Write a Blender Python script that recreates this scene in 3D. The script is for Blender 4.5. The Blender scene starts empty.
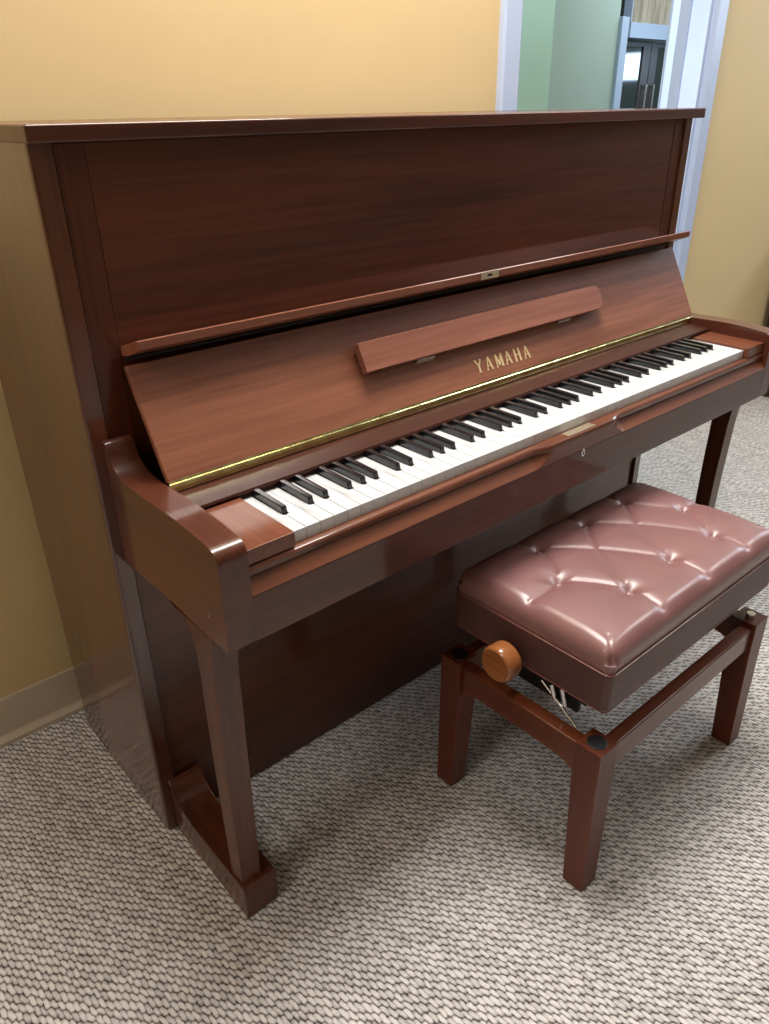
import bpy, bmesh, math, random
from mathutils import Vector, Matrix
random.seed(4)
sc = bpy.context.scene
COL = sc.collection

# ------------------------------------------------------------------ camera
CAM = Vector((-0.3491, -1.4792, 1.1997))
YAW, PITCH, ROLL, FPX = 0.71146386, 0.48493848, -0.01503519, 769.86
fwd = Vector((math.sin(YAW)*math.cos(PITCH), math.cos(YAW)*math.cos(PITCH), -math.sin(PITCH)))
rt = fwd.cross(Vector((0, 0, 1))).normalized(); up = rt.cross(fwd)
c_, s_ = math.cos(ROLL), math.sin(ROLL)
R_, U_ = c_*rt + s_*up, -s_*rt + c_*up
cd = bpy.data.cameras.new('camera'); cam = bpy.data.objects.new('camera', cd); COL.objects.link(cam)
m = Matrix((R_, U_, -fwd)).transposed().to_4x4(); m.translation = CAM
cam.matrix_world = m
cd.sensor_fit = 'VERTICAL'; cd.sensor_height = 24.0; cd.lens = 24.0*FPX/1024.0
cd.clip_start = 0.02
sc.camera = cam

# ------------------------------------------------------------------ world, lights, exposure
w = bpy.data.worlds.new('world'); sc.world = w; w.use_nodes = True
w.node_tree.nodes['Background'].inputs[0].default_value = (0.80, 0.88, 1.0, 1)
w.node_tree.nodes['Background'].inputs[1].default_value = 0.30
sc.view_settings.view_transform = 'Standard'; sc.view_settings.look = 'None'
sc.view_settings.gamma = 1.0; sc.view_settings.use_curve_mapping = False
sc.view_settings.exposure = 0.0

def area(name, loc, size, power, color, target=None):
    l = bpy.data.lights.new(name, 'AREA'); l.shape = 'RECTANGLE'; l.size, l.size_y = size
    l.energy = power; l.color = color
    o = bpy.data.objects.new(name, l); COL.objects.link(o); o.location = loc
    if target is not None:
        o.rotation_euler = (Vector(target) - Vector(loc)).to_track_quat('-Z', 'Y').to_euler()
    return o
area('ceiling_panel_light', (0.75, -0.46, 2.585), (1.2, 0.55), 60, (1.0, 0.95, 0.90))
area('ceiling_panel_light', (-1.7, -1.0, 2.585), (1.2, 0.6), 18, (1.0, 0.93, 0.84))
area('ceiling_panel_light', (2.9, -1.3, 2.585), (1.2, 0.6), 24, (0.98, 0.97, 0.96))
area('added_cool_light', (4.62, -0.90, 1.84), (1.1, 0.7), 24, (0.70, 0.84, 1.0), (1.0, -0.95, 0.9))  # unseen window light, added for cool highlights on the bench's right side
area('far_room_daylight', (2.7, 0.55, 2.5), (1.2, 0.6), 17, (0.76, 0.92, 1.0))
area('far_room_daylight', (5.2, 1.3, 2.5), (1.4, 0.6), 34, (0.80, 0.94, 1.0))
area('far_window_daylight', (6.95, 1.3, 1.50), (0.5, 0.22), 5, (0.55, 0.75, 1.0), (5.0, 1.3, 1.5))

# ------------------------------------------------------------------ materials
def mat(name):
    m = bpy.data.materials.new(name); m.use_nodes = True
    nt = m.node_tree; b = nt.nodes['Principled BSDF']
    return m, nt, b
def lin(r, g, b):
    f = lambda c: ((c/255+0.055)/1.055)**2.4 if c > 10 else c/255/12.92
    return (f(r), f(g), f(b), 1)
def plain(name, col, rough=0.5, metal=0.0, coat=0.0, noise=0.0, nscale=30, bump=0.0):
    m, nt, b = mat(name)
    b.inputs['Base Color'].default_value = col; b.inputs['Roughness'].default_value = rough
    b.inputs['Metallic'].default_value = metal; b.inputs['Coat Weight'].default_value = coat
    b.inputs['Coat Roughness'].default_value = 0.08
    tc = nt.nodes.new('ShaderNodeTexCoord'); n = nt.nodes.new('ShaderNodeTexNoise')
    n.inputs['Scale'].default_value = nscale; n.inputs['Detail'].default_value = 4
    nt.links.new(tc.outputs['Object'], n.inputs['Vector'])
    if noise:
        r = nt.nodes.new('ShaderNodeValToRGB')
        r.color_ramp.elements[0].position = 0.3; r.color_ramp.elements[1].position = 0.7
        r.color_ramp.elements[0].color = tuple(c*(1-noise) for c in col[:3])+(1,)
        r.color_ramp.elements[1].color = tuple(min(1, c*(1+noise)) for c in col[:3])+(1,)
        nt.links.new(n.outputs['Fac'], r.inputs[0]); nt.links.new(r.outputs[0], b.inputs['Base Color'])
    if bump:
        bp = nt.nodes.new('ShaderNodeBump'); bp.inputs['Strength'].default_value = bump; bp.inputs['Distance'].default_value = 0.002
        nt.links.new(n.outputs['Fac'], bp.inputs['Height']); nt.links.new(bp.outputs[0], b.inputs['Normal'])
    return m
def wood(name, dark, light, axis, rough=0.45, coat=0.65, crough=0.10, scale=1.0):
    m, nt, b = mat(name)
    tc = nt.nodes.new('ShaderNodeTexCoord')
    def noise(sc_, across, along, det, dist):
        mp = nt.nodes.new('ShaderNodeMapping'); v = [across*scale]*3; v['xyz'.index(axis)] = along*scale
        mp.inputs['Scale'].default_value = v
        n = nt.nodes.new('ShaderNodeTexNoise'); n.inputs['Scale'].default_value = sc_
        n.inputs['Detail'].default_value = det; n.inputs['Distortion'].default_value = dist
        nt.links.new(tc.outputs['Object'], mp.inputs[0]); nt.links.new(mp.outputs[0], n.inputs['Vector'])
        return n
    a = noise(1.0, 9, 1.1, 5, 0.6); f = noise(1.0, 130, 4.5, 6, 0.1)
    mx = nt.nodes.new('ShaderNodeMath'); mx.operation = 'MULTIPLY_ADD'; mx.inputs[1].default_value = 0.35
    sb = nt.nodes.new('ShaderNodeMath'); sb.operation = 'MULTIPLY'; sb.inputs[1].default_value = 0.65
    nt.links.new(a.outputs['Fac'], sb.inputs[0]); nt.links.new(f.outputs['Fac'], mx.inputs[0]); nt.links.new(sb.outputs[0], mx.inputs[2])
    r = nt.nodes.new('ShaderNodeValToRGB')
    r.color_ramp.elements[0].position = 0.34; r.color_ramp.elements[0].color = dark
    r.color_ramp.elements[1].position = 0.66; r.color_ramp.elements[1].color = light
    nt.links.new(mx.outputs[0], r.inputs[0]); nt.links.new(r.outputs[0], b.inputs['Base Color'])
    b.inputs['Roughness'].default_value = rough; b.inputs['Specular IOR Level'].default_value = 0.25
    b.inputs['Coat Weight'].default_value = coat; b.inputs['Coat Roughness'].default_value = crough; b.inputs['Coat IOR'].default_value = 1.58
    return m
WD, WL = (0.044, 0.0095, 0.0030, 1), (0.125, 0.0310, 0.0095, 1)
W_X = wood('polished walnut, grain lengthwise', WD, WL, 'x')
W_Y = wood('polished walnut, grain front to back', WD, WL, 'y')
W_Z = wood('polished walnut, grain upright', WD, WL, 'z', coat=0.5, crough=0.12)
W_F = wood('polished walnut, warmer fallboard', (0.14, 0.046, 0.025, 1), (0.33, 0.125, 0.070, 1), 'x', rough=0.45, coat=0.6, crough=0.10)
W_L = wood('edge walnut lighter', (0.20, 0.062, 0.032, 1), (0.34, 0.120, 0.062, 1), 'x', rough=0.35, coat=0.4)
W_S = wood('key slip walnut', (0.095, 0.028, 0.013, 1), (0.20, 0.066, 0.030, 1), 'x', rough=0.40, coat=0.6)
W_KB = wood('key block walnut', (0.12, 0.034, 0.016, 1), (0.24, 0.078, 0.036, 1), 'y', rough=0.42, coat=0.6, crough=0.10)
W_KB2 = wood('cheek walnut', (0.055, 0.014, 0.007, 1), (0.12, 0.035, 0.017, 1), 'y', rough=0.38, coat=0.6, crough=0.09)
W_NR = wood('name rail walnut', (0.032, 0.0090, 0.0050, 1), (0.070, 0.021, 0.012, 1), 'x', rough=0.42, coat=0.25, crough=0.25)  # base darkened: the shadow over the rail is put into the colour
W_MS = wood('music shelf walnut', (0.17, 0.056, 0.034, 1), (0.30, 0.115, 0.072, 1), 'x', rough=0.45, coat=0.4, crough=0.15)  # base lightened: light falling on the shelf is put into the colour
W_SD = wood('mirror polished side walnut', WD, WL, 'z', rough=0.4, coat=1.0, crough=0.115)
W_SD.node_tree.nodes['Principled BSDF'].inputs['Coat IOR'].default_value = 1.7
W_BZ = wood('bench beech stained upright', (0.070, 0.015, 0.005, 1), (0.155, 0.036, 0.014, 1), 'z', rough=0.42, coat=0.2)
W_BX = wood('bench beech stained lengthwise', (0.070, 0.015, 0.005, 1), (0.155, 0.038, 0.012, 1), 'x', rough=0.35, coat=0.4)
W_BY = wood('bench beech stained crosswise', (0.070, 0.015, 0.005, 1), (0.155, 0.038, 0.012, 1), 'y', rough=0.35, coat=0.4)
W_K = wood('knob wood', (0.22, 0.07, 0.02, 1), (0.40, 0.15, 0.045, 1), 'y', rough=0.25, coat=0.8)
IVORY = plain('white key plastic', (0.66, 0.67, 0.68, 1), 0.22, coat=0.5, noise=0.01)
EBONY = plain('black key plastic', (0.010, 0.010, 0.012, 1), 0.22, coat=0.6, noise=0.1)
BRASS = plain('polished brass', (0.95, 0.80, 0.40, 1), 0.20, 1.0, noise=0.25, nscale=34, bump=0.8)
PALEBR = plain('pale brass plate', (0.85, 0.74, 0.55, 1), 0.35, 1.0, noise=0.05)
INLAY = plain('gold lettering inlay', (0.80, 0.62, 0.34, 1), 0.45, 0.3, noise=0.05)
STEEL = plain('bright steel', (0.75, 0.76, 0.78, 1), 0.22, 1.0, noise=0.05)
DARK = plain('dark iron', (0.02, 0.02, 0.022, 1), 0.45, 0.6, noise=0.2)
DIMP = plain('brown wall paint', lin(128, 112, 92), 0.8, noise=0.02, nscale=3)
FELT = plain('dark felt', (0.03, 0.007, 0.006, 1), 0.95, noise=0.3, nscale=300)
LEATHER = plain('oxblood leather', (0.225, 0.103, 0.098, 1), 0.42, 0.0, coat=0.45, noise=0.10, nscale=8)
LEATHER.node_tree.nodes['Principled BSDF'].inputs['Coat Roughness'].default_value = 0.24
LEATHER.node_tree.nodes['Principled BSDF'].inputs['Specular IOR Level'].default_value = 0.7
LEATHER_SHADED = plain('shaded oxblood leather side', (0.085, 0.030, 0.028, 1), 0.5, 0.0, coat=0.10, noise=0.15, nscale=20)  # cushion leather with the sides' shade put into its colour
PIPE = plain('leather piping', (0.22, 0.075, 0.06, 1), 0.35, coat=0.3, noise=0.1)
TAN = plain('tan wall paint', lin(208, 184, 136), 0.7, noise=0.02, nscale=3, bump=0.05)
MINT = plain('mint wall paint', lin(190, 222, 210), 0.7, noise=0.02, nscale=3)
SAGE = plain('sage wall paint', lin(166, 182, 172), 0.75, noise=0.02, nscale=3)
TRIM = plain('white trim paint', lin(180, 195, 222), 0.4, noise=0.01)
CEIL = plain('ceiling tile', (0.75, 0.74, 0.72, 1), 0.85, noise=0.05, nscale=80)
VINYL = plain('taupe vinyl skirting', lin(196, 180, 160), 0.38, noise=0.04, nscale=6, coat=0.2)
GLASSY = plain('black glass door', (0.010, 0.014, 0.018, 1), 0.06, coat=1.0, noise=0.3, nscale=5)
CABG = plain('dark cabinet frame', (0.045, 0.035, 0.035, 1), 0.4, noise=0.2)
GREENBK = plain('dark green lacquer', (0.020, 0.024, 0.012, 1), 0.5, noise=0.2)
SWIRL = wood('beige streaked cloth', lin(120, 108, 98), lin(205, 192, 172), 'z', rough=0.8, coat=0.0, scale=1.6)
LAMP, _nt, _b = mat('lamp diffuser'); _b.inputs['Emission Color'].default_value = (1, .95, .88, 1); _b.inputs['Emission Strength'].default_value = 2.0

# woven loop carpet: staggered rows of loops with bump and gap shade and dark flecks painted into the colour
def carpet():
    m, nt, b = mat('woven loop carpet')
    N = nt.nodes.new; L = nt.links.new
    tc = N('ShaderNodeTexCoord')
    wn = N('ShaderNodeTexNoise'); wn.inputs['Scale'].default_value = 55; wn.inputs['Detail'].default_value = 2
    L(tc.outputs['Object'], wn.inputs['Vector'])
    sep0 = N('ShaderNodeVectorMath'); sep0.operation = 'MULTIPLY_ADD'
    L(wn.outputs['Color'], sep0.inputs[0]); sep0.inputs[1].default_value = (.0070, .0110, 0)
    rot = N('ShaderNodeMapping'); rot.inputs['Rotation'].default_value = (0, 0, math.radians(-3))
    L(tc.outputs['Object'], rot.inputs[0]); L(rot.outputs[0], sep0.inputs[2])
    sp = N('ShaderNodeSeparateXYZ'); L(sep0.outputs[0], sp.inputs[0])
    def M(op, a, bb=None, cc=None):
        n = N('ShaderNodeMath'); n.operation = op
        for i, v in enumerate((a, bb, cc)):
            if v is None: continue
            if isinstance(v, (int, float)): n.inputs[i].default_value = v
            else: L(v, n.inputs[i])
        return n.outputs[0]
    rx = M('DIVIDE', sp.outputs[0], 0.0076)
    row = M('FLOOR', rx); fx = M('SUBTRACT', M('FRACT', rx), 0.5)
    wr_ = N('ShaderNodeTexWhiteNoise'); wr_.noise_dimensions = '1D'; L(row, wr_.inputs['W'])
    off = M('ADD', M('MULTIPLY', M('MODULO', M('ABSOLUTE', row), 2.0), 0.5), M('MULTIPLY', wr_.outputs['Value'], 0.30))
    ry = M('ADD', M('DIVIDE', sp.outputs[1], 0.0200), off)
    fy = M('SUBTRACT', M('FRACT', ry), 0.5)
    sk = M('MULTIPLY_ADD', fy, 0.30, fx)
    d = M('ADD', M('MULTIPLY', M('POWER', M('ABSOLUTE', M('MULTIPLY', sk, 1.95)), 3.0), 0.78), M('POWER', M('ABSOLUTE', M('MULTIPLY', fy, 1.95)), 2.6))
    h = M('SUBTRACT', 1.0, M('MINIMUM', d, 1.0))
    hs = M('POWER', h, 0.5)
    cid = N('ShaderNodeCombineXYZ'); L(row, cid.inputs[0]); L(M('FLOOR', ry), cid.inputs[1])
    wh = N('ShaderNodeTexWhiteNoise'); wh.noise_dimensions = '2D'; L(cid.outputs[0], wh.inputs['Vector'])
    fib = N('ShaderNodeTexNoise'); fib.inputs['Scale'].default_value = 420; fib.inputs['Detail'].default_value = 3
    L(tc.outputs['Object'], fib.inputs['Vector'])
    t = M('ADD', M('MULTIPLY', hs, 0.62), M('ADD', M('MULTIPLY', wh.outputs['Value'], 0.22), M('MULTIPLY', fib.outputs['Fac'], 0.46)))
    r = N('ShaderNodeValToRGB')
    e = r.color_ramp.elements; e[0].position = 0.24; e[0].color = (0.055, 0.048, 0.044, 1)
    e[1].position = 1.08 if False else 1.0; e[1].color = (0.74, 0.715, 0.695, 1)
    k = e.new(0.60); k.color = (0.335, 0.312, 0.296, 1)
    L(t, r.inputs[0]); L(r.outputs[0], b.inputs['Base Color'])
    b.inputs['Roughness'].default_value = 0.95; b.inputs['Specular IOR Level'].default_value = 0.15
    bp = N('ShaderNodeBump'); bp.inputs['Strength'].default_value = 0.9; bp.inputs['Distance'].default_value = 0.0035
    L(M('ADD', hs, M('MULTIPLY', fib.outputs['Fac'], 0.35)), bp.inputs['Height']); L(bp.outputs[0], b.inputs['Normal'])
    return m
CARPET = carpet()

# ------------------------------------------------------------------ mesh helpers (all in world coordinates)
def finish(name, bm, material, parent=None, smooth=True, angle=35, kind=None):
    bmesh.ops.remove_doubles(bm, verts=bm.verts, dist=1e-6)
    bmesh.ops.recalc_face_normals(bm, faces=bm.faces)
    mn = Vector((1e9,)*3); mx = -mn
    for v in bm.verts:
        for i in range(3): mn[i] = min(mn[i], v.co[i]); mx[i] = max(mx[i], v.co[i])
    c = (mn+mx)/2
    for v in bm.verts: v.co -= c
    me = bpy.data.meshes.new(name)
    if smooth:
        for f in bm.faces: f.smooth = True
        for e in bm.edges:
            if len(e.link_faces) == 2 and e.calc_face_angle(0) > math.radians(angle): e.smooth = False
    bm.to_mesh(me); bm.free(); me.materials.append(material)
    o = bpy.data.objects.new(name, me); COL.objects.link(o)
    if smooth and len(me.polygons) < 3000:
        wn = o.modifiers.new('weighted_normals', 'WEIGHTED_NORMAL'); wn.keep_sharp = True; wn.weight = 100
    if parent is not None:
        o.parent = parent
        base = Vector((0, 0, 0)); p = parent
        while p is not None: base += p.location; p = p.parent
        o.location = c - base
    else: o.location = c
    if kind: o['kind'] = kind
    return o
def box(bm, a, b, bev=0.0, seg=2):
    v = [bm.verts.new((x, y, z)) for x in (a[0], b[0]) for y in (a[1], b[1]) for z in (a[2], b[2])]
    fs = [bm.faces.new([v[i] for i in q]) for q in ((0,1,3,2),(4,6,7,5),(0,4,5,1),(2,3,7,6),(0,2,6,4),(1,5,7,3))]
    if bev:
        es = list({e for f in fs for e in f.edges})
        bmesh.ops.bevel(bm, geom=es, offset=bev, segments=seg, affect='EDGES', profile=0.5)
def prism(bm, prof, lo, hi, axis='x', bev=0.0, seg=2):
    """profile in the other two axes, extruded along axis"""
    def P(t, p):
        return {'x': (t, p[0], p[1]), 'y': (p[0], t, p[1]), 'z': (p[0], p[1], t)}[axis]
    A = [bm.verts.new(P(lo, p)) for p in prof]; B = [bm.verts.new(P(hi, p)) for p in prof]
    n = len(prof); fa = bm.faces.new(A); fb_ = bm.faces.new(B[::-1])
    for i in range(n): bm.faces.new((A[i], B[i], B[(i+1) % n], A[(i+1) % n]))
    if bev:
        es = list(set(fa.edges) | set(fb_.edges))
        bmesh.ops.bevel(bm, geom=es, offset=bev, segments=seg, affect='EDGES', profile=0.5)
def hexa(bm, bottom, top, bev=0.0, seg=2):
    """four bottom points and four top points, same order"""
    a = [bm.verts.new(p) for p in bottom]; b = [bm.verts.new(p) for p in top]
    fs = [bm.faces.new(a[::-1]), bm.faces.new(b)] + [bm.faces.new((a[i], a[(i+1) % 4], b[(i+1) % 4], b[i])) for i in range(4)]
    if bev:
        bmesh.ops.bevel(bm, geom=list({e for f in fs for e in f.edges}), offset=bev, segments=seg, affect='EDGES', profile=0.5)
def tube(bm, p0, p1, r0, r1=None, n=20, rings=None):
    p0, p1 = Vector(p0), Vector(p1); r1 = r0 if r1 is None else r1
    d = (p1-p0).normalized(); s = d.orthogonal().normalized(); t = d.cross(s)
    rings = rings or [(0, r0), (1, r1)]
    last = None; first = None
    for k, r in rings:
        c = p0.lerp(p1, k)
        ring = [bm.verts.new(c + r*(math.cos(2*math.pi*i/n)*s + math.sin(2*math.pi*i/n)*t)) for i in range(n)]
        if last: 
            for i in range(n): bm.faces.new((last[i], last[(i+1) % n], ring[(i+1) % n], ring[i]))
        else: first = ring
        last = ring
    bm.faces.new(first[::-1]); bm.faces.new(last)
def root(name, loc, label, cat, group=None):
    o = bpy.data.objects.new(name, None); COL.objects.link(o); o.location = loc
    o['label'] = label; o['category'] = cat
    if group: o['group'] = group
    return o
def part(name, material, parent, fn, **kw):
    bm = bmesh.new(); fn(bm); return finish(name, bm, material, parent, **kw)
def smoothpath(pts, it=2):
    """corner-cutting on an open polyline"""
    for _ in range(it):
        q = [pts[0]]
        for a, b in zip(pts, pts[1:]):
            q.append((a[0]*.75+b[0]*.25, a[1]*.75+b[1]*.25)); q.append((a[0]*.25+b[0]*.75, a[1]*.25+b[1]*.75))
        q.append(pts[-1]); pts = q
    return pts

# ------------------------------------------------------------------ room
XL, XR, YF, ZC = -3.0, 4.75, -4.2, 2.62
DX0, DX1, DZ, WT = 1.385, 2.318, 2.06, 0.13
part('floor', CARPET, None, lambda bm: box(bm, (XL-.1, YF-.1, -.05), (7.2, 4.2, 0)), kind='structure')
def wb(bm):
    box(bm, (XL-.1, 0, 0), (DX0, WT, ZC)); box(bm, (DX1, 0, 0), (XR+.1, WT, ZC)); box(bm, (DX0, 0, DZ), (DX1, WT, ZC))
part('wall_back', TAN, None, wb, kind='structure')
part('wall_left', TAN, None, lambda bm: box(bm, (XL-.1, YF-.1, 0), (XL, 0, ZC)), kind='structure')
part('wall_front', DIMP, None, lambda bm: box(bm, (XL, YF-.1, 0), (XR, YF, ZC)), kind='structure')
def wr(bm):
    box(bm, (XR, YF-.1, 0), (XR+.1, 0, 1.40)); box(bm, (XR, YF-.1, 2.25), (XR+.1, 0, ZC))
    box(bm, (XR, YF-.1, 1.40), (XR+.1, -1.55, 2.25)); box(bm, (XR, -0.25, 1.40), (XR+.1, 0, 2.25))
part('wall_right', DIMP, None, wr, kind='structure')
def wf(bm):
    x = XR+.02
    box(bm, (x, -1.55, 1.4), (x+.05, -1.50, 2.25)); box(bm, (x, -.30, 1.4), (x+.05, -.25, 2.25))
    box(bm, (x, -1.50, 1.4), (x+.05, -.30, 1.45)); box(bm, (x, -1.50, 2.2), (x+.05, -.30, 2.25)); box(bm, (x, -.92, 1.45), (x+.05, -.88, 2.2))
part('added_window_1', TRIM, None, wf, kind='structure')  # unseen window, added to go with the cool side light
part('ceiling', CEIL, None, lambda bm: box(bm, (XL-.1, YF-.1, ZC), (7.2, 4.2, ZC+.08)), kind='structure')
# skirting
def skirt(bm, x0, x1):
    prof = [(0, 0), (-.016, 0), (-.016, .010), (-.008, .018), (-.006, .026), (-.006, .106), (-.003, .111), (0, .111)]
    prism(bm, prof, x0, x1)
part('baseboard_back', VINYL, None, lambda bm: skirt(bm, XL, DX0-.068), kind='structure')
part('baseboard_right', VINYL, None, lambda bm: skirt(bm, DX1+.068, XR), kind='structure')
# door casing, with a stepped moulding
def casing(bm, x0, x1, s):
    w_ = x1-x0
    prof = [(0, 0), (0, -.012), (.10, -.018), (.25, -.018), (.32, -.0165), (.84, -.0165), (.90, -.018), (1, -.010), (1, 0)]
    pr = [((x0+w_*a) if s > 0 else (x1-w_*a), b) for a, b in prof]
    prism(bm, pr, 0, DZ+.065, 'z')
part('trim_1', TRIM, None, lambda bm: casing(bm, DX0-.066, DX0+.001, 1), kind='structure')
part('trim_2', TRIM, None, lambda bm: casing(bm, DX1-.001, DX1+.066, -1), kind='structure')
part('trim_3', TRIM, None, lambda bm: box(bm, (DX0-.066, -.018, DZ), (DX1+.066, 0, DZ+.066), .003), kind='structure')
def jamb(bm):
    box(bm, (DX1-.018, 0, 0), (DX1, WT, DZ)); box(bm, (DX0, 0, 0), (DX0+.018, WT, DZ)); box(bm, (DX0+.018, 0, DZ-.018), (DX1-.018, WT, DZ))
    box(bm, (DX1-.030, .062, 0), (DX1-.018, .098, DZ-.018), .002); box(bm, (DX0+.018, .062, 0), (DX0+.030, .098, DZ-.018), .002)
    box(bm, (DX1-.006, WT, 0), (DX1+.06, WT+.018, DZ+.06), .003)
part('door_1', TRIM, None, jamb, kind='structure')
# room beyond the doorway
part('wall_beyond_left', MINT, None, lambda bm: box(bm, (DX0-.4, 1.0, 0), (2.80, 1.12, ZC)), kind='structure')
part('wall_beyond_middle', SAGE, None, lambda bm: (box(bm, (2.68, 2.0, 0), (4.752, 2.12, ZC)), box(bm, (2.68, 1.12, 0), (2.80, 2.0, ZC))), kind='structure')
part('trim_4', TRIM, None, lambda bm: box(bm, (4.752, 1.975, 0), (4.832, 2.13, 1.70), .004), kind='structure')
part('wall_beyond_back', SAGE, None, lambda bm: box(bm, (4.6, 2.75, 0), (7.1, 2.85, ZC)), kind='structure')
part('wall_beyond_end', SAGE, None, lambda bm: box(bm, (7.0, .13, 0), (7.1, 2.75, ZC)), kind='structure')

# ------------------------------------------------------------------ the piano
PX = Vector((0.745, -0.40, 0))
piano = root('upright_piano', PX, 'tall polished reddish-brown walnut upright piano standing against the tan wall, fallboard open over its keys', 'piano')
YS = -0.452; XA, XB = -0.009, 1.494; XC = (XA+XB)/2; ZL = 1.1665
mir = lambda x: XA+XB-x
K0, K1, YK, ZK = 0.133, 1.359, -0.733, 0.708
def side(bm, m_):
    x0, x1 = (XA, .022) if not m_ else (mir(.022), XB)
    prof = [(x0, -.075), (x1, -.075), (x1, YS+.001)] if not m_ else [(x0, -.075), (x1, -.075), (x1, YS+.003)]
    prof = [(x0, -.075), (x1, -.075), (x1, YS+.003), (x1-.002, YS), (x0+.006, YS), (x0+.002, YS+.002), (x0, YS+.007)] if not m_ else \
           [(x0, -.075), (x1, -.075), (x1, YS+.007), (x1-.002, YS+.002), (x1-.006, YS), (x0+.002, YS), (x0, YS+.003)]
    prism(bm, prof, 0.004, ZL, 'z')
for m_ in (0, 1): part('side_panel', W_SD, piano, lambda bm: side(bm, m_))
part('back_panel', W_Z, piano, lambda bm: box(bm, (.022, -.10, .03), (mir(.022), -.078, ZL-.002)))
part('lid', W_X, piano, lambda bm: box(bm, (-.013, YS-.018, ZL), (1.509, -.045, ZL+.0205), .003, 3))
# upper front panel with a stile at each end
part('upper_panel', W_X, piano, lambda bm: box(bm, (.0618, YS+.0052, .62), (mir(.0618), YS+.024, ZL-.001), .0012))
for m_ in (0, 1):
    a, b = (.0225, .0615) if not m_ else (mir(.0615), mir(.0225))
    part('stile', W_Z, piano, lambda bm: box(bm, (a, YS+.0045, .60), (b, YS+.030, ZL-.001), .0012))
part('lower_panel', W_X, piano, lambda bm: box(bm, (.0225, YS+.008, .003), (mir(.0225), YS+.028, .583), .002))
# key bed
YFc = -0.757
part('key_bed', W_X, piano, lambda bm: box(bm, (.0500, YFc+.0004, .5855), (mir(.0500), YS+.002, .6555), .002))
# key slip with a chamfered lip that fades out in the middle and toward the ends
def slip(bm):
    xs = []
    x0, x1 = .0524, mir(.0524)
    n = 260
    prev = None; first = None
    a0, a1, tr = .655, .825, .045
    e1 = 1.432
    for i in range(n+1):
        x = x0 + (x1-x0)*i/n
        def ss(t): t = max(0, min(1, t)); return t*t*(3-2*t)
        c = 1-ss((x-(a0-tr))/tr)*ss(((a1+tr)-x)/tr)
        if x > e1: c *= 1-ss((x-e1)/.014)
        zt = .6905
        g = 1-c
        pts = [(YFc+.055, .6557), (YFc, .6557), (YFc, .6562+g*.020), (YFc+.0010*c, .6572+g*.0195), (YFc+.0150*c, .6745+g*.0025), (YFc+.0162*c, .6762+g*.0015), (YFc+.0125*c, .6775+g*.001), (YFc+.0110*c, .6855), (YFc+.0120*c+.001, .6885), (YFc+.0150*c+.003, zt), (YFc+.022, zt), (YFc+.055, zt-.001)]
        ring = [bm.verts.new((x, p[0], p[1])) for p in pts]
        if prev:
            for k in range(len(ring)): bm.faces.new((prev[k], ring[k], ring[(k+1) % len(ring)], prev[(k+1) % len(ring)]))
        else: first = ring
        prev = ring
    bm.faces.new(first); bm.faces.new(prev[::-1])
part('key_slip', W_S, piano, slip, angle=25)
o = part('strike_plate', PALEBR, piano, lambda bm: box(bm, (.700, YFc+.004, .6903), (.778, YFc+.020, .6918), .0005)); o['label'] = 'pale brass plate'
def oval(bm, x, y, z, rx, rz, t, n=20):
    f = [bm.verts.new((x+rx*math.cos(2*math.pi*i/n), y, z+rz*math.sin(2*math.pi*i/n))) for i in range(n)]
    g = [bm.verts.new((x+rx*.8*math.cos(2*math.pi*i/n), y-t, z+rz*.8*math.sin(2*math.pi*i/n))) for i in range(n)]
    bm.faces.new(f); bm.faces.new(g[::-1])
    for i in range(n): bm.faces.new((f[i], f[(i+1) % n], g[(i+1) % n], g[i]))
esc = part('keyhole_escutcheon', STEEL, piano, lambda bm: oval(bm, .742, YFc-.0002, .6500, .0048, .0085, .0014))
part('keyhole', DARK, esc, lambda bm: box(bm, (.7411, YFc-.0022, .6465), (.7429, YFc-.0015, .6535)))

# cheeks (arms)
def arm_prof():
    top = smoothpath([(YS+.0005, .786), (-.462, .783), (-.472, .756), (-.497, .741), (-.54, .738), (-.60, .740), (-.655, .742), (-.728, .737), (-.748, .734), (-.757, .723), (YFc, .703)], 3)
    low = [(YFc, .586), (-.708, .584)] + smoothpath([(-.690, .584), (-.660, .5840), (-.655, .545), (-.640, .582), (-.60, .592), (-.54, .588), (YS+.0005, .582)], 1)
    low = [(YFc, .588), (YFc+.004, .584), (-.660, .584)] + [(-.620, .5915), (-.56, .590), (YS+.0005, .584)]
    return top + low
def arm(bm, m_):
    x0, x1 = (.010, .052) if not m_ else (mir(.052), mir(.010))
    prism(bm, arm_prof(), x0, x1, 'x', .0022, 2)
for m_ in (0, 1): part('cheek', W_KB2, piano, lambda bm: arm(bm, m_))
part('cheek_screw', STEEL, piano, lambda bm: tube(bm, (.0086, -.7166, .6256), (.0102, -.7166, .6256), .0022, n=12))
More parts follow.
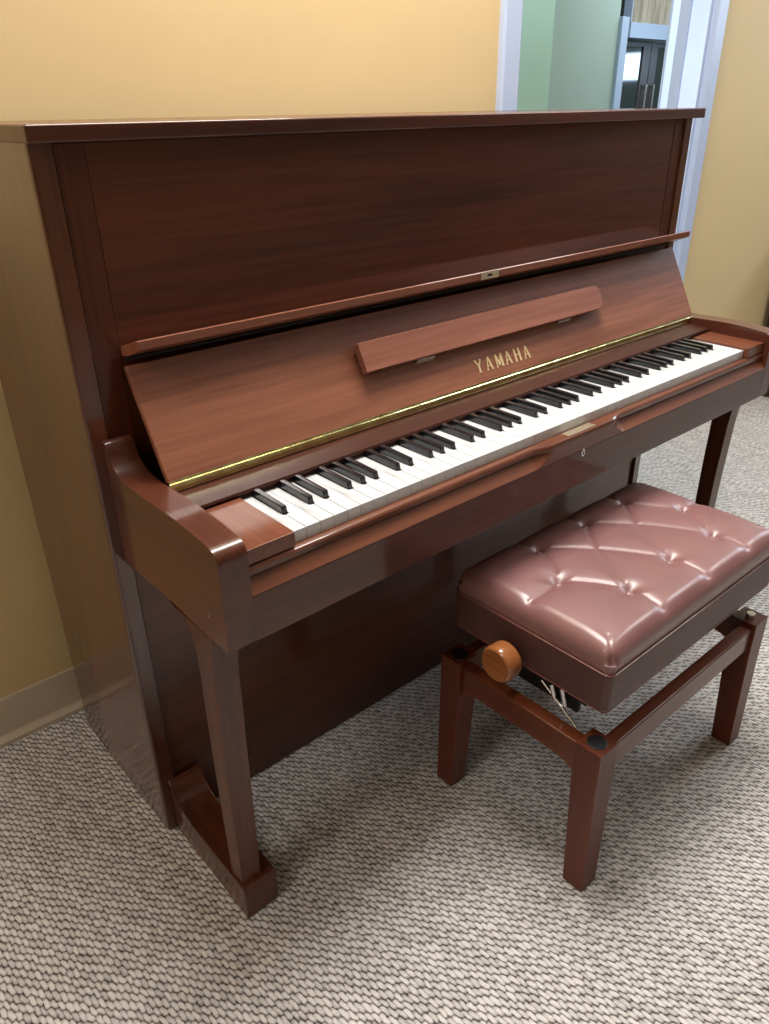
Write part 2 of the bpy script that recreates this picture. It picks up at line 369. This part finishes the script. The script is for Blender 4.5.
# leg: flares into the cheek at the top, tapers to the toe
def leg(bm, m_):
    rows = []
    for z, yb, yf, xi, xo in [(.072, -.655, -.690, .048, .0125), (.20, -.655, -.6905, .049, .0120), (.38, -.655, -.694, .050, .0115), (.50, -.656, -.699, .0515, .0110),
                          (.535, -.654, -.702, .052, .0108), (.556, -.648, -.705, .052, .0106), (.572, -.636, -.709, .052, .0104), (.581, -.615, -.713, .052, .0103), (.5838, -.590, -.716, .052, .0103)]:
        xs = (xo, xi) if not m_ else (mir(xi), mir(xo))
        rows.append([bm.verts.new(p) for p in ((xs[0], yb, z), (xs[1], yb, z), (xs[1], yf, z), (xs[0], yf, z))])
    for a, b in zip(rows, rows[1:]):
        for i in range(4): bm.faces.new((a[i], a[(i+1) % 4], b[(i+1) % 4], b[i]))
    bm.faces.new(rows[0][::-1]); bm.faces.new(rows[-1])
    vert = [e for e in bm.edges if abs(e.verts[0].co.z-e.verts[1].co.z) > 1e-4]
    bmesh.ops.bevel(bm, geom=vert, offset=.0025, segments=2, affect='EDGES', profile=.5)
for m_ in (0, 1): part('leg', W_Z, piano, lambda bm: leg(bm, m_))
def toe(bm, m_):
    prof = [(YS-.0005, .001), (-.699, .001), (-.7015, .004), (-.7015, .068), (-.697, .072), (-.54, .072), (-.510, .075), (-.488, .083), (-.470, .098), (-.460, .118), (YS-.0005, .122)]
    x0, x1 = (.008, .070) if not m_ else (mir(.070), mir(.008))
    prism(bm, prof, x0, x1, 'x', .002, 2)
for m_ in (0, 1): part('toe_block', W_Y, piano, lambda bm: toe(bm, m_))
# key blocks
for m_ in (0, 1):
    a, b = (.0525, K0-.0008) if not m_ else (mir(K0-.0008), mir(.0525))
    if m_: a = K1+.0008
    part('key_block', W_KB, piano, lambda bm: box(bm, (a, -.7425, .6915), (b, -.607, .7135), .0015))
# rail behind the keys (name rail) and felt
def nrail(bm):
    prof = [(-.553, .690), (-.598, .690), (-.598, .716), (-.6085, .716), (-.610, .718), (-.6085, .7215), (-.600, .7220), (-.575, .7245), (-.563, .7250), (-.553, .7245)]
    prism(bm, prof, .0535, mir(.0535))
part('name_rail', W_NR, piano, nrail)
part('felt_strip', FELT, piano, lambda bm: box(bm, (K0, -.6065, .7085), (K1, -.5985, .7155)))
# keys
pitch = (K1-K0)/52
BW = .0105
names = []  # A0 B0 C1 ...
order = 'ABCDEFG'
whites = [order[i % 7] for i in range(52)]
blacks = []
for i, nme in enumerate(whites[:-1]):
    if nme in 'ACDFG': blacks.append((i, {'A': .0012, 'C': -.0016, 'D': .0016, 'F': -.0020, 'G': 0}[nme]))
bl = {i: K0+(i+1)*pitch+d for i, d in blacks}
YB = YK+.0470
for i in range(52):
    x0, x1 = K0+i*pitch+.0005, K0+(i+1)*pitch-.0005
    xl = bl[i-1]+BW/2+.0008 if (i-1) in bl else x0
    xr = bl[i]-BW/2-.0008 if i in bl else x1
    y1 = -.5985 - .0003
    prof = [(x0, YK), (x1, YK), (x1, YB), (xr, YB), (xr, y1), (xl, y1), (xl, YB), (x0, YB)]
    pr = []
    for p in prof:
        if not pr or (abs(p[0]-pr[-1][0])+abs(p[1]-pr[-1][1])) > 1e-6: pr.append(p)
    if abs(pr[0][0]-pr[-1][0])+abs(pr[0][1]-pr[-1][1]) < 1e-6: pr.pop()
    def wk(bm):
        A = [bm.verts.new((p[0], p[1], ZK-.019)) for p in pr]; B = [bm.verts.new((p[0], p[1], ZK)) for p in pr]
        bm.faces.new(A[::-1]); t_ = bm.faces.new(B)
        for k in range(len(pr)): bm.faces.new((A[k], A[(k+1) % len(pr)], B[(k+1) % len(pr)], B[k]))
        bmesh.ops.bevel(bm, geom=list(t_.edges), offset=.0007, segments=2, affect='EDGES', profile=.5)
    part('white_key', IVORY, piano, wk)
for i, _ in blacks:
    x = bl[i]; h = BW/2
    def bk(bm):
        yf, yb = YB+.0008, -.5990; zb, zt = ZK-.012, ZK+.0115; zt = min(zt, .7150) if False else zt
        hexa(bm, [(x-h, yf, zb), (x+h, yf, zb), (x+h, yb, zb), (x-h, yb, zb)],
                 [(x-h+.0009, yf+.0045, zt-.0012), (x+h-.0009, yf+.0045, zt-.0012), (x+h-.0009, -.6115, zt), (x-h+.0009, -.6115, zt)], .0011, 2)
    part('black_key', EBONY, piano, bk)

# fallboard: local frame on the sloping board
B0 = Vector((0, -.556, .737)); Uv = Vector((0, .084, .156)).normalized(); Nv = Vector((0, -Uv.z, Uv.y))
def FB(x, u, n): return Vector((x, 0, 0)) + B0 + Uv*u + Nv*n
def fbox(bm, x0, x1, u0, u1, n0, n1, bev=0.0, seg=2):
    q = lambda n: [FB(x0, u0, n), FB(x1, u0, n), FB(x1, u1, n), FB(x0, u1, n)]
    hexa(bm, q(n0), q(n1), bev, seg)
fallb = part('fallboard', W_F, piano, lambda bm: fbox(bm, .0545, 1.447, .0040, .1745, -.010, 0, .0016, 2))
# hinge: long brass strip with knuckles
hx0, hx1 = .0545, 1.447
def hinge(bm):
    fbox(bm, hx0, hx1, .0022, .0058, -.010, .0006)          # upper leaf edge
    tube(bm, FB(hx0, .0006, -.0006), FB(hx1, .0006, -.0006), .0021, n=10)
    # lower leaf, upright, slightly bowed so it mirrors the keys
    c = [FB(0, -.0006, -.001), FB(0, -.0130, -.0085)]
    y0, z0 = c[0].y, c[0].z
    prof = [(y0-.0002, z0), (y0-.0012, z0-.003), (y0-.0014, z0-.006), (y0-.0008, z0-.0095), (y0+.0012, z0-.0118), (y0+.004, z0-.0118), (y0+.005, z0)]
    prism(bm, prof, hx0, hx1)
part('piano_hinge', BRASS, piano, hinge)
# folded nose of the fallboard
def nose(bm):
    prof = [(YS+.0045, .897), (-.470, .902), (-.5030, .9150), (-.5052, .9168), (-.5058, .9280), (-.5045, .9296), (YS+.0045, .9105)]
    prism(bm, prof, .0625, 1.4610, 'x', .001, 1)
nos = part('fallboard_nose', W_L, piano, nose)
def lockp(bm):
    y = -.5064
    x0, x1, z0, z1 = .730, .778, .9163, .9290
    a0, a1, b0, b1 = .747, .761, .9207, .9247
    for q in ((x0, a0, z0, z1), (a1, x1, z0, z1), (a0, a1, z0, b0), (a0, a1, b1, z1)):
        box(bm, (q[0], y-.0012, q[2]), (q[1], y+.0004, q[3]))
o = part('lock_plate', PALEBR, nos, lockp); o['label'] = 'pale brass lock plate'
part('lock_slot', DARK, nos, lambda bm: box(bm, (.7465, -.5064, .9203), (.7615, -.5056, .9251)))
part('nose_hinge', DARK, nos, lambda bm: tube(bm, (.06, -.468, .8985), (1.44, -.468, .8985), .0028, n=10))
# music shelf folded on the fallboard
def shelf(bm):
    x0, x1, u0, u1 = .430, 1.092, .0765, .1270
    pts = [(x0, u0+.001), (x0+.001, u0), (x1-.022, u0), (x1-.008, u0+.003), (x1, u0+.012), (x1, u1-.014), (x1-.003, u1-.006), (x1-.012, u1-.001), (x1-.018, u1), (x0+.001, u1), (x0, u1-.001)]
    A = [bm.verts.new(FB(p[0], p[1], .0080)) for p in pts]; B = [bm.verts.new(FB(p[0], p[1], .0205)) for p in pts]
    bm.faces.new(A[::-1]); t_ = bm.faces.new(B)
    for k in range(len(pts)): bm.faces.new((A[k], A[(k+1) % len(pts)], B[(k+1) % len(pts)], B[k]))
    bmesh.ops.bevel(bm, geom=list(t_.edges), offset=.0018, segments=2, affect='EDGES', profile=.5)
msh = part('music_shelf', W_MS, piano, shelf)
for xa in (.552, .948):
    def mh(bm):
        fbox(bm, xa, xa+.042, .0735, .0770, .0012, .0084); fbox(bm, xa, xa+.042, .0705, .0735, 0.0, .0014)
        tube(bm, FB(xa, .0738, .0045), FB(xa+.042, .0738, .0045), .0026, n=10)
        fbox(bm, xa+.002, xa+.040, .0765, .110, .0002, .0082)
    part('shelf_hinge', STEEL, msh, mh)
# raised metal lettering
GL = {'Y': [((0, 1), (.5, .48), .20), ((1, 1), (.5, .48), .12), ((.5, .5), (.5, 0), .20), ((-.06, .975), (.30, .975), .05), ((.72, .975), (1.06, .975), .05), ((.3, .025), (.7, .025), .05)],
      'A': [((.46, 1), (.06, 0), .11), ((.50, 1), (.90, 0), .22), ((.20, .32), (.78, .32), .07), ((-.08, .025), (.22, .025), .05), ((.68, .025), (1.08, .025), .05)],
      'M': [((.08, 0), (.08, 1), .11), ((.12, 1), (.50, .12), .22), ((.50, .12), (.88, 1), .11), ((.90, 0), (.90, 1), .22), ((-.04, .975), (.20, .975), .05), ((-.06, .025), (.24, .025), .05), ((.74, .025), (1.08, .025), .05), ((.84, .975), (1.06, .975), .05)],
      'H': [((.12, 0), (.12, 1), .22), ((.88, 0), (.88, 1), .22), ((.12, .52), (.88, .52), .08), ((-.06, .975), (.30, .975), .05), ((.70, .975), (1.06, .975), .05), ((-.06, .025), (.30, .025), .05), ((.70, .025), (1.06, .025), .05)]}
def letter(bm, ch, x, wd, u0, hgt):
    for (a, b, t) in GL[ch]:
        p = Vector((x+a[0]*wd, u0+a[1]*hgt)); q = Vector((x+b[0]*wd, u0+b[1]*hgt))
        if abs(a[1]-b[1]) < 1e-6: o_ = Vector((0, t*hgt*.5))
        else: o_ = Vector((t*wd*.62, 0))
        c = [p-o_, p+o_, q+o_, q-o_]
        if p.y < q.y or (abs(a[1]-b[1]) < 1e-6 and p.x > q.x): c = c[::-1]
        hexa(bm, [FB(k.x, k.y, .0001) for k in c], [FB(k.x, k.y, .0011) for k in c])
def lettering(bm):
    xs = .6905; pit = .0273
    for k, ch in enumerate('YAMAHA'): letter(bm, ch, xs+k*pit, .0168 if ch != 'M' else .0190, .0228, .0255)
o = part('lettering', INLAY, fallb, lettering, smooth=False); o['label'] = 'gold capital letters inlaid on the fallboard'

# ------------------------------------------------------------------ the bench
bench = root('piano_bench', Vector((.75, -.86, 0)), 'adjustable piano bench with a buttoned oxblood leather seat on a reddish wooden frame', 'piano bench')
SX0, SX1, SY0, SY1 = .490, 1.045, -1.017, -.693
ZS = .440
def rrect(x0, x1, y0, y1, r, n=6):
    pts = []
    for cx, cy, a in ((x1-r, y1-r, 0), (x0+r, y1-r, 90), (x0+r, y0+r, 180), (x1-r, y0+r, 270)):
        for k in range(n+1):
            t = math.radians(a+90*k/n); pts.append((cx+r*math.cos(t), cy+r*math.sin(t)))
    return pts
def sbox(bm):
    rows = []
    for z, i in ((.364, .010), (.366, .004), (.371, .001), (.40, 0), (.436, 0), (.439, .002)):
        rows.append([bm.verts.new((p[0], p[1], z)) for p in rrect(SX0+i, SX1-i, SY0+i, SY1-i, .012)])
    n = len(rows[0])
    for a, b in zip(rows, rows[1:]):
        for k in range(n): bm.faces.new((a[k], a[(k+1) % n], b[(k+1) % n], b[k]))
    bm.faces.new(rows[0][::-1]); bm.faces.new(rows[-1])
sb_ = part('seat_box', LEATHER_SHADED, bench, sbox)
def ringtube(bm, pts, r, n=8):
    N_ = len(pts); rings = []
    for i, p in enumerate(pts):
        a, b = Vector(pts[i-1]), Vector(pts[(i+1) % N_]); d = (b-a).normalized(); s = Vector((0, 0, 1)); t = d.cross(s)
        rings.append([bm.verts.new(Vector(p)+r*(math.cos(2*math.pi*k/n)*t+math.sin(2*math.pi*k/n)*s)) for k in range(n)])
    for i in range(N_):
        a, b = rings[i], rings[(i+1) % N_]
        for k in range(n): bm.faces.new((a[k], a[(k+1) % n], b[(k+1) % n], b[k]))
# tufted cushion
BT = [(.643, -.765), (.782, -.765), (.918, -.765), (.585, -.850), (.985, -.850), (.650, -.934), (.789, -.930), (.925, -.934)]
BT = [(.645, -.752), (.785, -.752), (.916, -.748), (.587, -.842), (.982, -.845), (.652, -.937), (.789, -.930), (.925, -.936)]
def bez(a, b, k, n=8):
    a, b = Vector(a), Vector(b); d = b-a; nr = Vector((-d.y, d.x))
    return [a+d*t+nr*(k*math.sin(math.pi*t)) for t in [i/n for i in range(n+1)]]
CR = []
def crease(a, b, k=0.0, dep=.0050, w_=.0030): CR.append((bez(a, b, k), dep, w_))
crease(BT[0], BT[3], .05); crease(BT[3], BT[5], .05); crease(BT[0], BT[6], .05); crease(BT[1], BT[5], -.05)
crease(BT[1], BT[7], .05); crease(BT[2], BT[6], -.05); crease(BT[2], BT[4], -.05); crease(BT[4], BT[7], -.05)
for i, (x, y) in enumerate(BT):
    if i < 3: crease((x, y), (x+(-.006, 0, .004)[i], SY1-.012), .04, .0045, .005)
    if i > 4: crease((x, y), (x+(-.004, 0, .004)[i-5], SY0+.018), .04, .0045, .005)
crease(BT[3], (SX0+.018, -.845), .04, .0045, .005); crease(BT[4], (SX1-.018, -.847), .04, .0045, .005)
for sx, sy in ((SX0, SY0), (SX1, SY0), (SX0, SY1), (SX1, SY1)):
    dx = .012 if sx < .7 else -.012; dy = .012 if sy < -.9 else -.012
    crease((sx+dx*.5, sy+dy*.5), (sx+dx*2.6, sy+dy*2.8), 0, .0022, .0022)
def segd(p, a, b):
    d = b-a; t = max(0, min(1, (p-a).dot(d)/max(d.length_squared, 1e-12))); return (p-(a+d*t)).length
def cush_h(x, y):
    p = Vector((x, y))
    h = 0.0
    u = (x-SX0)/(SX1-SX0)*2-1; v_ = (y-SY0)/(SY1-SY0)*2-1
    h += .009*(1-u**4)*(1-v_**4)
    g = 0
    for pts, dep, w_ in CR:
        lo = min(q.x for q in pts)-.06; hi = max(q.x for q in pts)+.06
        if x < lo or x > hi: continue
        dd = min(segd(p, a, b) for a, b in zip(pts, pts[1:]))
        g = max(g, dep*math.exp(-dd/w_*.85) + .0035*math.exp(-(dd/.022)**2)*(dep/.0055))
    for q in BT:
        dd = (p-Vector(q)).length
        g = max(g, .0135*math.exp(-(dd/.013)**1.3)+.004*math.exp(-(dd/.035)**2))
    return h-g
def cushion(bm):
    NX, NY = 190, 112
    R = .026  # edge roll
    grid = {}
    def S(t, lo, hi, n):   # finer toward the rims
        k = t/n*2-1; return lo+(hi-lo)*(0.5+0.5*(math.sin(k*math.pi/2)*.35+k*.65))
    for i in range(NX+1):
        for j in range(NY+1):
            x = S(i, SX0, SX1, NX); y = S(j, SY0, SY1, NY)
            dx = min(x-SX0, SX1-x); dy = min(y-SY0, SY1-y)
            ex = max(0, 1-dx/R); ey = max(0, 1-dy/R); e = min(1, (ex**2.2+ey**2.2)**(1/2.2)) if (ex or ey) else 0
            z = .4560 + .0300*math.sqrt(max(0, 1-e**2)) 
            k = max(0, 1-e)
            z += cush_h(x, y)*min(1, k*1.6)
            # round the plan corners
            cx, cy = x, y; rr = .014
            qx = rr-dx; qy = rr-dy
            if qx > 0 and qy > 0:
                l = math.hypot(qx, qy); mx_ = max(qx, qy)
                f_ = mx_/l
                cx = x + (1 if x < .77 else -1)*qx*(1-f_); cy = y + (1 if y < -.85 else -1)*qy*(1-f_)
            grid[i, j] = bm.verts.new((cx, cy, z))
    for i in range(NX):
        for j in range(NY): bm.faces.new((grid[i, j], grid[i+1, j], grid[i+1, j+1], grid[i, j+1]))
    rim = [grid[i, 0] for i in range(NX)] + [grid[NX, j] for j in range(NY)] + [grid[i, NY] for i in range(NX, 0, -1)] + [grid[0, j] for j in range(NY, 0, -1)]
    n = len(rim); prev = rim
    for z in (.447, .4415, .4395):
        ins = .0015 if z > .444 else (0 if z > .44 else .003)
        ring = [bm.verts.new((v.co.x+(ins if v.co.x < .77 else -ins), v.co.y+(ins if v.co.y < -.85 else -ins), z)) for v in rim]
        for k in range(n): bm.faces.new((prev[k], ring[k], ring[(k+1) % n], prev[(k+1) % n]))
        prev = ring
    bm.faces.new(prev)
cu = part('cushion', LEATHER, bench, cushion, angle=75)
part('piping', PIPE, cu, lambda bm: ringtube(bm, [(x, y, ZS) for x, y in rrect(SX0-.0008, SX1+.0008, SY0-.0008, SY1+.0008, .013)], .0014))
part('bottom_piping', PIPE, sb_, lambda bm: ringtube(bm, [(x, y, .3665) for x, y in rrect(SX0+.002, SX1-.002, SY0+.002, SY1-.002, .012)], .0012))
for x, y in BT:
    zt = .487+cush_h(x, y)
    part('button', LEATHER, cu, lambda bm: tube(bm, (x, y, zt-.003), (x, y, zt+.0048), 0, n=18, rings=[(0, .0062), (.35, .0080), (.6, .0074), (.82, .0052), (1, .0018)]), angle=80)
# frame: tapered square legs, rails, caps
FX0, FX1, FY0, FY1, ZF = .462, 1.013, -1.037, -.692, .312
LW = .047
def bleg(bm, cx, cy, sx, sy):
    t, b = LW/2, .0195
    ox, oy = sx*.004, sy*.007
    q = lambda X, Y, h, z: [(X-h, Y-h, z), (X+h, Y-h, z), (X+h, Y+h, z), (X-h, Y+h, z)]
    A = [bm.verts.new(p) for p in q(cx+ox, cy+oy, b, .001)]
    M_ = [bm.verts.new(p) for p in q(cx, cy, t, .245)]
    T_ = [bm.verts.new(p) for p in q(cx, cy, t, ZF)]
    bm.faces.new(A[::-1]); bm.faces.new(T_)
    for a, c in ((A, M_), (M_, T_)):
        for k in range(4): bm.faces.new((a[k], a[(k+1) % 4], c[(k+1) % 4], c[k]))
    bmesh.ops.bevel(bm, geom=[e for e in bm.edges if abs(e.calc_face_angle(0)) > .6], offset=.0035, segments=3, affect='EDGES', profile=.5)
LC = [(FX0+LW/2, FY0+LW/2, -1, -1), (FX1-LW/2, FY0+LW/2, 1, -1), (FX0+LW/2, FY1-LW/2, -1, 1), (FX1-LW/2, FY1-LW/2, 1, 1)]
for cx, cy, sx, sy in LC:
    lg = part('leg', W_BZ, bench, lambda bm: bleg(bm, cx, cy, sx, sy))
    part('cap_bolt', DARK if sx < 0 else STEEL, lg, lambda bm: tube(bm, (cx, cy, ZF-.004), (cx, cy, ZF+.002), .013 if sx < 0 else .007, n=20, rings=[(0, .016 if sx < 0 else .008), (.85, .016 if sx < 0 else .008), (1, .0145 if sx < 0 else .006)]))
part('rail', W_BX, bench, lambda bm: box(bm, (FX0+LW+.0005, FY0+.006, .253), (FX1-LW-.0005, FY0+.030, .303), .003, 3))
part('rail', W_BX, bench, lambda bm: box(bm, (FX0+LW+.0005, FY1-.030, .253), (FX1-LW-.0005, FY1-.006, .303), .003, 3))
for x in (FX0+.007, FX1-.033):
    def srail(bm):
        y0, y1 = FY0+LW+.0005, FY1-LW-.0005
        lo = smoothpath([(y0, .240), (y0+.018, .252), (y0+.05, .256), (y1-.05, .256), (y1-.018, .252), (y1, .240)], 2)
        prism(bm, lo+[(y1, .304), (y0, .304)], x, x+.026, 'x', .003, 2)
    part('rail', W_BY, bench, srail)
# lift mechanism: scissor bars, cross rods, spindle
def mech(bm):
    for y in (-.915, -.775):
        box(bm, (.540, y-.002, .335), (1.0, y+.002, .3635))
    box(bm, (.512, -.955, .318), (.520, -.800, .3635))
    box(bm, (.530, -.925, .355), (1.0, -.765, .3645))
    hexa(bm, [(.535, -.905, .300), (.550, -.905, .298), (.600, -.905, .345), (.585, -.905, .350)], [(.535, -.901, .300), (.550, -.901, .298), (.600, -.901, .345), (.585, -.901, .350)])
    tube(bm, (.545, -.925, .300), (.545, -.755, .300), .004, n=12)
    for x in (.545, .985): box(bm, (x-.010, -.955, .318), (x+.010, -.725, .324))
mc = part('lift_mechanism', DARK, bench, mech)
def rods(bm):
    tube(bm, (.500, -.965, .300), (.506, -.885, .345), .0024, n=10)
    tube(bm, (.506, -.905, .350), (.506, -.915, .322), .0045, n=14)
    tube(bm, (.507, -.925, .352), (.507, -.935, .322), .004, n=14)
o = part('steel_rods', STEEL, mc, rods); o['label'] = 'bright steel rods under the seat'
part('spindle', STEEL, mc, lambda bm: tube(bm, (.470, -.838, .346), (1.0, -.838, .346), .006, n=14))
def knob(bm):
    tube(bm, (.440, -.836, .382), (.474, -.836, .382), 0, n=48, rings=[(0, .0285), (.05, .0308), (.14, .0325), (.30, .0330), (.75, .0330), (.92, .0318), (1, .028)])
o = part('height_knob', W_K, bench, knob)
part('bracket_bolt', STEEL, bench, lambda bm: tube(bm, (.985, FY0+.022, .306), (.985, FY0+.022, .322), .008, n=16))

# ------------------------------------------------------------------ things in the room beyond and at the right
cab = root('glass_door_cabinet', Vector((5.70, 2.45, 0)), 'dark cabinet with two black glass doors and pale upright handles, seen through the doorway', 'cabinet')
part('body', CABG, cab, lambda bm: box(bm, (4.98, 2.36, .02), (6.42, 2.74, 1.605), .004))
for x0, x1, g0, g1, hx in ((5.00, 5.700, 5.05, 5.600, 5.658), (5.708, 6.40, 5.800, 6.35, 5.768)):
    def dfr(bm):
        for q in ((x0, g0, .05, 1.592), (g1, x1, .05, 1.592), (g0, g1, .05, .12), (g0, g1, 1.572, 1.592)):
            box(bm, (q[0], 2.336, q[2]), (q[1], 2.359, q[3]))
    d = part('door', CABG, cab, dfr)
    part('glass', GLASSY, d, lambda bm: box(bm, (g0-.001, 2.346, .119), (g1+.001, 2.356, 1.573)))
    part('handle', STEEL, d, lambda bm: (tube(bm, (hx, 2.315, 1.10), (hx, 2.315, 1.325), .009, n=12), box(bm, (hx-.005, 2.318, 1.12), (hx+.005, 2.336, 1.14)), box(bm, (hx-.005, 2.318, 1.29), (hx+.005, 2.336, 1.31))))
shade = root('window_shade', Vector((5.8, 2.3, 1.8)), 'beige streaked cloth in a white bottom frame above the dark cabinet beyond the doorway', 'shade')
part('frame', TRIM, shade, lambda bm: (box(bm, (5.298, 2.27, 1.616), (6.35, 2.34, 1.714), .006), box(bm, (5.290, 2.27, 1.72), (5.300, 2.34, 2.3), .002)))
def drape(bm):
    n = 90; z0, z1 = 1.70, 2.28
    A = []; 
    for k in range(n+1):
        x = 5.302+(6.34-5.302)*k/n; y = 2.300+.010*math.sin(k*.9)+.006*math.sin(k*.37+1)
        A.append([bm.verts.new((x, y, z0)), bm.verts.new((x, y, z1)), bm.verts.new((x, y+.004, z1)), bm.verts.new((x, y+.004, z0))])
    for a, b in zip(A, A[1:]):
        for q in range(4): bm.faces.new((a[q], a[(q+1) % 4], b[(q+1) % 4], b[q]))
    bm.faces.new(A[0]); bm.faces.new(A[-1][::-1])
part('cloth', SWIRL, shade, drape)
locker = root('low_cabinet', Vector((3.4, -.17, 0)), 'dark green low cabinet against the tan wall beyond the right end of the piano', 'cabinet')
part('body', GREENBK, locker, lambda bm: box(bm, (3.155, -.235, .005), (3.75, -.02, .70), .012, 3))
part('door', GREENBK, locker, lambda bm: box(bm, (3.18, -.252, .05), (3.725, -.236, .67), .004))
# ceiling light panels
for i, (x, y, lb) in enumerate(((.75, -.46, 'ceiling light panel above the piano and bench'), (-1.7, -1.0, 'ceiling light panel nearest the left wall'), (2.9, -1.3, 'ceiling light panel nearest the right wall'))):
    r_ = root('ceiling_light', Vector((x, y, 2.62)), lb, 'ceiling light', 'ceiling light panels')
    part('frame', TRIM, r_, lambda bm: (box(bm, (x-.64, y-.34, 2.595), (x-.60, y+.34, 2.62)), box(bm, (x+.60, y-.34, 2.595), (x+.64, y+.34, 2.62)), box(bm, (x-.60, y-.34, 2.595), (x+.60, y-.30, 2.62)), box(bm, (x-.60, y+.30, 2.595), (x+.60, y+.34, 2.62))))
    part('diffuser', LAMP, r_, lambda bm: box(bm, (x-.60, y-.30, 2.606), (x+.60, y+.30, 2.615)))
